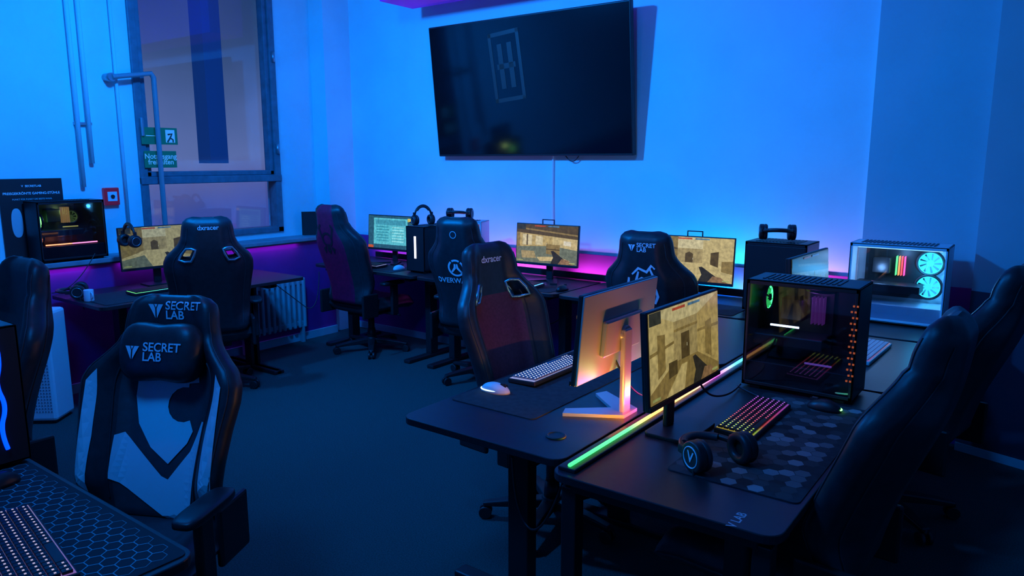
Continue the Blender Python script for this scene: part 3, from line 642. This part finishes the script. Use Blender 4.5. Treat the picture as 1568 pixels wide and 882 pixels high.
for k in range(14):
    for q in range(2): hx.append(((.183+q*.013+(k%2)*.006,-.1135,.09+k*.022),(.190+q*.013+(k%2)*.006,-.1115,.097+k*.022)))
boxes('front_mesh_leds',hx,emis('orange_mesh',(1,.2,.04),.3),p)
pc(-.70,4.61,.74,0,(.49,.23,.45),case=WHITE,fans=[(.14,.34,.064,'y',CY,3.2,.8),(.14,.205,.064,'y',CY,3.2,.8)],bars=[(-.21,.425,.21,.425,(.3,.7,1),2.),(-.21,.13,-.21,.42,(.3,.5,1),.5)],glow=[(.12,.3,(.05,.5,1),2.),(-.1,.3,(.2,.5,1),1.),(0,.38,(.2,.5,1),.8)],ram=[(.1,1,.3),(1,.4,.1),(1,.1,.1),(1,.1,.5)],rams=2.)
pc(-1.33,4.52,.74,0,(.36,.26,.43),glassy=False)
p=pc(-5.637,2.31,.951,R(90),(.44,.21,.42),fans=[(-.17,.28,.05,'x',(.2,1,.2),8,.5),(-.17,.17,.045,'x',(1,.3,.15),4,.2),(.06,.3,.045,'y',(.2,.4,.1),.3,.5)],bars=[(-.17,.12,.0,.12,(1,.25,.1),5),(.0,.12,.17,.12,(1,.2,.4),4),(-.05,.24,.05,.24,(.5,.5,.1),.8)],glow=[(0,.34,(.5,.8,.2),.4),(-.05,.15,(1,.3,.2),.12)],ram=(.5,.3,.1),rams=.5)
p=pc(-4.19,4.53,.74,R(90),(.42,.20,.38),glassy=False,case=BLKM)
boxes('front_light',[((-.213,-.012,.12),(-.2105,.008,.3))],emis('white_led',(.7,.75,1),3),p)
pc(-3.86,4.55,.74,R(20),(.36,.2,.43),case=WHITE,fans=[(.05,.3,.055,'y',PU,2.5,.6),(.05,.18,.055,'y',PK,1.5,.6)],glow=[(0,.25,(.9,.3,1),1.)])
pc(-2.67,.735,.74,0,(.43,.21,.43),fans=[(.15,.3,.05,'x',BL,3,.3)],frontled=(1,BL,3.5),ram=(.1,.2,1))

# ------------------------------------------------------------------ peripherals
def keyboard(x,y,z,rz,L=.43,W=.135,base=None,keym=None,glowm=None,leg=None,name='keyboard'):
    r=root(name,(x,y,z),rz)
    box('case',(L,W,.018),(0,0,.0125),base or BLK,r,.004,(R(2.5),0,0))
    box('backlight',(L-.012,W-.012,.002),(0,0,.0215),glowm,r,0,(R(2.5),0,0))
    ks=[];lg=[];p=.0187;nx=int((L-.014)/p);ny=6
    for j in range(ny):
        i=0
        while i<nx:
            wd=1
            if j==0 and i==3: wd=6
            x0=-L/2+.009+i*p;y0=-W/2+.010+j*(W-.018)/ny
            zz=.0225+y0*.045
            ks.append(((x0+.0012,y0+.0012,zz),(x0+p*wd-.0012,y0+(W-.018)/ny-.0012,zz+.008)))
            if wd==1: lg.append(((x0+.006,y0+.008,zz+.008),(x0+.0115,y0+.0125,zz+.0086)))
            i+=wd
    boxes('keys',ks,keym or BLK,r,.0012)
    if leg: boxes('legends',lg,leg,r)
    return r
RB2=[(0,(.9,.5,.05)),(.12,(.5,.9,.1)),(.3,(.9,.1,.1)),(.55,(.9,.1,.25)),(.8,(.7,.1,.8)),(1,(.4,.15,.9))]
kg1=ramp_emit('kb_rainbow',0,-.21,.21,RB2,.4);kl1=ramp_emit('kb_rainbow_leg',0,-.21,.21,RB2,1.4)
kgw=emis('kb_white_glow',(.45,.5,1),.6);klw=emis('kb_white_leg',(.8,.8,1),2)
kgp=ramp_emit('kb_violet',0,-.23,.23,[(0,(.6,.3,1)),(.5,(.4,.35,.9)),(1,(.7,.5,.9))],.3)
keyboard(-.795,2.50,.7435,R(90),.41,.135,glowm=kg1,leg=kl1)
keyboard(-1.70,2.57,.7435,R(-90),.44,.135,glowm=kgw,leg=klw,keym=mat('grey_keys',(.2,.2,.24),.5))
keyboard(-1.88,.585,.7435,R(171),.46,.16,glowm=kgp,leg=emis('kb_leg_v',(.8,.7,1),.6))
keyboard(-.68,3.74,.741,R(88),.44,.135,base=WHITE,keym=WHITE,glowm=kgp)
keyboard(-5.02,2.62,.7435,R(92),.42,.13,glowm=ramp_emit('kb_g',0,-.21,.21,[(0,(.2,1,.2)),(.5,(.1,.8,.8)),(1,(.8,.8,.1))],1.4),leg=None)
keyboard(-3.16,4.32,.7435,0,.40,.13,glowm=ramp_emit('kb_b',0,-.2,.2,[(0,(.3,.3,1)),(.5,(.4,.1,1)),(1,(.1,.5,1))],1.6))
keyboard(-4.8,4.34,.7435,0,.40,.13,glowm=kgw)
keyboard(-1.9,4.36,.7435,0,.40,.13,glowm=kg1)
def mouse(x,y,z,rz,m=None,led=None,name='computer_mouse'):
    r=root(name,(x,y,z),rz)
    def fn(a,b,c):
        k=1-.15*abs(b)**2+.04*math.sin(b*3);c2=c if c>0 else c*.0
        return a*k,b,(c2*(1-.25*max(0,b)))
    superell('shell',(.066,.125,.078),(0,0,0),m or BLK,r,(0,0,0),fn,.85)
    box('wheel',(.008,.024,.016),(0,.035,.032),BLK,r,.003)
    boxes('button_split',[((-.0008,.01,.028),(.0008,.055,.035))],BLK,r)
    if led: tube('led_strip',[(.031*math.cos(R(a)),-.005+.058*math.sin(R(a)),.012) for a in range(-100,60,10)],.0025,led,r)
    return r
mouse(-1.73,2.22,.7435,R(-80),WHITE,emis('mouse_white_led',(.5,.8,1),2))
mouse(-.63,2.78,.7435,R(80),BLK,ramp_emit('mouse_led',1,-.06,.06,[(0,(.2,1,.2)),(.5,(.1,.8,.8)),(1,(.8,.1,.9))],4))
mouse(-2.78,4.34,.7435,0);mouse(-4.42,4.36,.7435,0,WHITE);mouse(-5.0,2.95,.7435,R(90));mouse(-2.33,.70,.7435,R(180))
def headset(x,y,z,rot,name='headset',mic=True,acc=None,s=1.):
    r=root(name,(x,y,z),rot=rot);r.scale=(s,s,s)
    tube('headband',[(.082*math.cos(R(a)),0,.085+.095*math.sin(R(a))) for a in range(-8,189,10)],.009,BLK,r)
    tube('headband_pad',[(.074*math.cos(R(a)),0,.088+.084*math.sin(R(a))) for a in range(35,146,10)],.012,LEATH2,r)
    for sg in (-1,1):
        cyl('ear_cup',.046,.03,(sg*.088,0,.05),BLK,r,(0,R(90),0),n=28,bev=.008)
        torus('ear_cushion',.034,.013,(sg*.068,0,.05),LEATH,r,(0,R(90),0))
        torus('cup_trim',.03,.002,(sg*.1035,0,.05),acc or METAL,r,(0,R(90),0))
        boxes('yoke',[((sg*.09-.006,-.012,.08),(sg*.09+.006,.012,.12))],BLKM,r,.003)
    if mic: tube('mic_boom',[(-.095,.01,.04),(-.11,.05,.03),(-.09,.10,.02),(-.06,.12,.02)],.0035,BLK,r,smooth=True);
    return r
h=headset(-.70,2.02,.79,(R(-88),0,R(60)),acc=LOGO,s=1.05)
for sg in (1,-1): text_obj('cup_mark','V',.045,(sg*.1045,0,.05),(R(180),R(90*sg),0),LOGO,h)
headset(-1.36,4.50,1.22,(R(80),0,R(20)),mic=False)
headset(-4.17,4.40,1.125,(R(0),0,R(70)),s=.9)
headset(-3.86,4.52,1.22,(R(80),0,R(25)),mic=False)
headset(-5.27,2.56,1.04,(0,0,R(0)),s=.95)
headset(-5.20,2.22,.79,(R(-88),0,R(150)))
m=root('coffee_mug',(-5.05,2.16,.74));cyl('body',.03,.075,(0,0,.0385),WHITE,m,bev=.003);torus('handle',.02,.004,(.035,0,.04),WHITE,m,(R(90),0,0))
def pad(x0,y0,x1,y1,z,name='desk_pad',m=None,hexr=None,hexm=None,line=True):
    r=root(name,((x0+x1)/2,(y0+y1)/2,z));hx_,hy_=(x1-x0)/2,(y1-y0)/2
    rrect(-hx_,-hy_,hx_,hy_,.02,0,.003,'cloth',m or PADM,r,bev=0)
    if hexr:
        V=[];F=[];M=[];R0=hexr;dx=R0*1.5;dy=R0*math.sqrt(3);i=0
        xx=-hx_+R0
        while xx<hx_-R0:
            yy=-hy_+R0+(dy/2 if i%2 else 0)
            while yy<hy_-R0:
                n=len(V)
                if line:
                    for k in range(6):
                        a=R(60*k)
                        V+=[(xx+R0*math.cos(a),yy+R0*math.sin(a),.0033),(xx+R0*.93*math.cos(a),yy+R0*.93*math.sin(a),.0033)]
                    for k in range(6):
                        a=n+2*k;b=n+2*((k+1)%6);F.append((a,b,b+1,a+1));M.append(0)
                else:
                    for k in range(6):
                        a=R(60*k);V.append((xx+R0*.96*math.cos(a),yy+R0*.96*math.sin(a),.0033))
                    F.append(tuple(range(n,n+6)));M.append(random.randrange(len(hexm)))
                yy+=dy
            xx+=dx;i+=1
        meshobj('hexagon_print',V,F,hexm,r,M)
    return r
HEX=mat('hex_print_teal',(.12,.34,.38),.8)
HG=[mat('hex_g%d'%k,(v,v,v*1.05),.85) for k,v in enumerate((.02,.04,.07,.14,.24))]
pad(-.87,1.94,-.485,2.86,.7402,hexr=.026,hexm=HG,line=False)
pad(-1.82,2.05,-1.43,2.95,.7402)
pad(-2.45,.28,-1.56,.83,.7402,m=mat('pad_dark',(.014,.016,.019),.8),hexr=.022,hexm=[HEX])
pad(-5.25,2.15,-4.80,3.0,.7402)
pad(-5.2,4.2,-4.35,4.5,.7402);pad(-3.6,4.2,-2.8,4.45,.7402);pad(-2.4,4.2,-1.5,4.5,.7402)
# LED light bar between the desks
ls=root('led_light_bar',(-1.10,0,.7402))
STR=[(0,(.05,1,.2)),(.2,(.1,1,.25)),(.3,(1,.45,.12)),(.5,(1,.5,.25)),(.62,(.8,.1,.9)),(.75,(.1,.6,1)),(.88,(.1,1,.6)),(1,(1,.4,.1))]
boxes('channel',[((-.03,1.75,.0),(.03,4.0,.012))],BLKM,ls,.003)
boxes('diffuser',[((-.002,1.76,.012),(.009,3.99,.021))],ramp_emit('led_bar_mat',1,1.76,3.6,STR,2.2),ls,.003)
for yy,col,pw in [(1.98,(.1,1,.3),.15),(2.10,(1,.38,.02),1.0),(2.25,(1,.10,.05),.7),(2.40,(.8,.03,.5),.6),(2.54,(.1,.9,.2),.35)]:
    l=bpy.data.lights.new('bar_segment','AREA');l.shape='RECTANGLE';l.size=.01;l.size_y=.12;l.color=col;l.energy=pw
    o=bpy.data.objects.new('bar_segment',l);o.location=(-.006,yy,.02);o.rotation_euler=(0,R(130),0);link(o,ls)
# RGB strip on the rear edge of the back desks, washing the wall
bs=root('wall_led_strip',(0,4.835,.745))
boxes('channel',[((-5.2,-.012,0),(-.45,-.004,.05))],BLKM,bs)
for gx,gl,col,pw in [(-5.0,.5,(.4,.15,1),.8),(-4.25,.5,(.75,.28,1),2.6),(-3.55,.5,(.75,.28,1),2.0),(-2.85,.4,(.65,.14,.8),1.1),(-2.35,.35,(.08,.4,1),2.8),(-1.9,.35,(.0,.6,1),4.),(-1.62,.15,(.1,1,.1),1.5),(-1.2,.3,(.8,.28,1),2.8)]:
    l=bpy.data.lights.new('strip_segment','AREA');l.shape='RECTANGLE';l.size=gl;l.size_y=.03;l.color=col;l.energy=pw
    o=bpy.data.objects.new('strip_segment',l);o.location=(gx,0.006,.03);o.rotation_euler=(R(125),0,0);link(o,bs)
# violet fill added under the sill to turn the wainscot purple
us_=root('added_sill_fill',(-5.535,2.2,.905))
boxes('fill_backing',[((-.006,-1.6,.003),(.004,2.3,.009))],BLKM,us_)
for yy in (-.6,1.2):
    l=bpy.data.lights.new('sill_fill','AREA');l.shape='RECTANGLE';l.size=.01;l.size_y=1.6;l.color=(.3,.03,1);l.energy=1.1
    o=bpy.data.objects.new('sill_fill',l);o.location=(.0,yy,.0);link(o,us_)

# air purifier
ap=root('air_purifier',(-5.17,1.84,0),R(40))
box('body',(.34,.22,.70),(0,0,.37),WHITE,ap,.02)
box('plinth',(.3,.18,.02),(0,0,.01),BLK,ap)
boxes('perforated_grille',[((-.15+i*.018,-.1125,.08+j*.02),(-.142+i*.018,-.1105,.088+j*.02)) for i in range(17) for j in range(28)],mat('grille_holes',(.2,.2,.24),.6),ap)
boxes('display',[((-.15,-.1125,.64),(-.11,-.1105,.68))],BLK,ap)

cb=root('desk_cables')
def cab(pts,r=.004): tube('cable',pts,r,BLK,cb,smooth=True)
cab([(-1.25,2.3,.95),(-1.2,2.35,.8),(-1.17,2.5,.765),(-1.17,2.7,.77),(-1.2,2.8,.75)])
cab([(-.97,2.4,.9),(-1.0,2.55,.78),(-.95,2.7,.755),(-.98,2.88,.75)])
cab([(-1.35,1.82,.70),(-1.4,1.9,.45),(-1.25,1.86,.42),(-1.18,1.9,.7)])
cab([(-.8,2.72,.755),(-.9,2.78,.75),(-.98,2.85,.75)])
cab([(-5.4,3.7,.7),(-5.3,3.9,.5),(-5.1,4.05,.3),(-5.2,4.15,.68)])
cab([(-3.6,4.6,.7),(-3.5,4.7,.4),(-3.0,4.75,.35),(-2.9,4.6,.68)])
cab([(-5.2,2.0,.8),(-5.35,2.2,.76),(-5.45,2.4,1.0)],.003)

# ------------------------------------------------------------------ lights
def lamp(name,loc,size,energy,col,target=None,spread=180):
    r=root(name,loc)
    if target:
        d=Vector(target)-Vector(loc);r.rotation_euler=d.to_track_quat('-Z','Y').to_euler()
    l=bpy.data.lights.new(name+'_light','AREA');l.shape='RECTANGLE';l.size,l.size_y=size;l.energy=energy;l.color=col;l.spread=R(spread)
    o=bpy.data.objects.new('led_array',l);o.location=(0,0,-.012);link(o,r)
    box('housing',(size[0]+.04,size[1]+.04,.04),(0,0,.012),BLKM,r,.004)  # housing gives the unseen area light a lamp body
    return r
BLU=(.0,.23,1.)
lamp('added_wall_washer',(-4.5,1.7,3.25),(.2,.2),100,BLU,(-2.3,4.93,1.6),130)  # unseen washers, added and aimed to brighten the walls but not the floor
lamp('added_wall_washer',(-1.6,1.6,3.25),(.3,.3),18,BLU,(-1.6,4.93,1.6),130)
lamp('added_wall_washer',(-3.3,2.2,3.25),(.3,.3),56,BLU,(-5.78,2.6,1.8),130)
lamp('ceiling_led_panel',(-1.8,.2,H-.04),(.6,.6),50,BLU)
lamp('added_magenta_fill',(-2.6,1.0,H-.06),(.3,.3),1.5,(.9,.02,.5),(-3.2,4.6,.8),150)  # unseen magenta fill, added to bring red onto wainscot and chair backs
wd=bpy.data.worlds.new('World');sc.world=wd;wd.use_nodes=True
wd.node_tree.nodes['Background'].inputs[0].default_value=(.02,.05,.15,1);wd.node_tree.nodes['Background'].inputs[1].default_value=.3

# ------------------------------------------------------------------ camera
cam=bpy.data.cameras.new('camera');cam.sensor_width=36;cam.lens=1130/1568*36;cam.clip_start=.05
co=bpy.data.objects.new('camera',cam);co.location=(0,0,1.65)
co.rotation_euler=(R(90)-math.atan(196/1130),0,R(36.6));COL.objects.link(co);sc.camera=co
sc.view_settings.view_transform='Standard';sc.view_settings.look='None';sc.view_settings.exposure=0
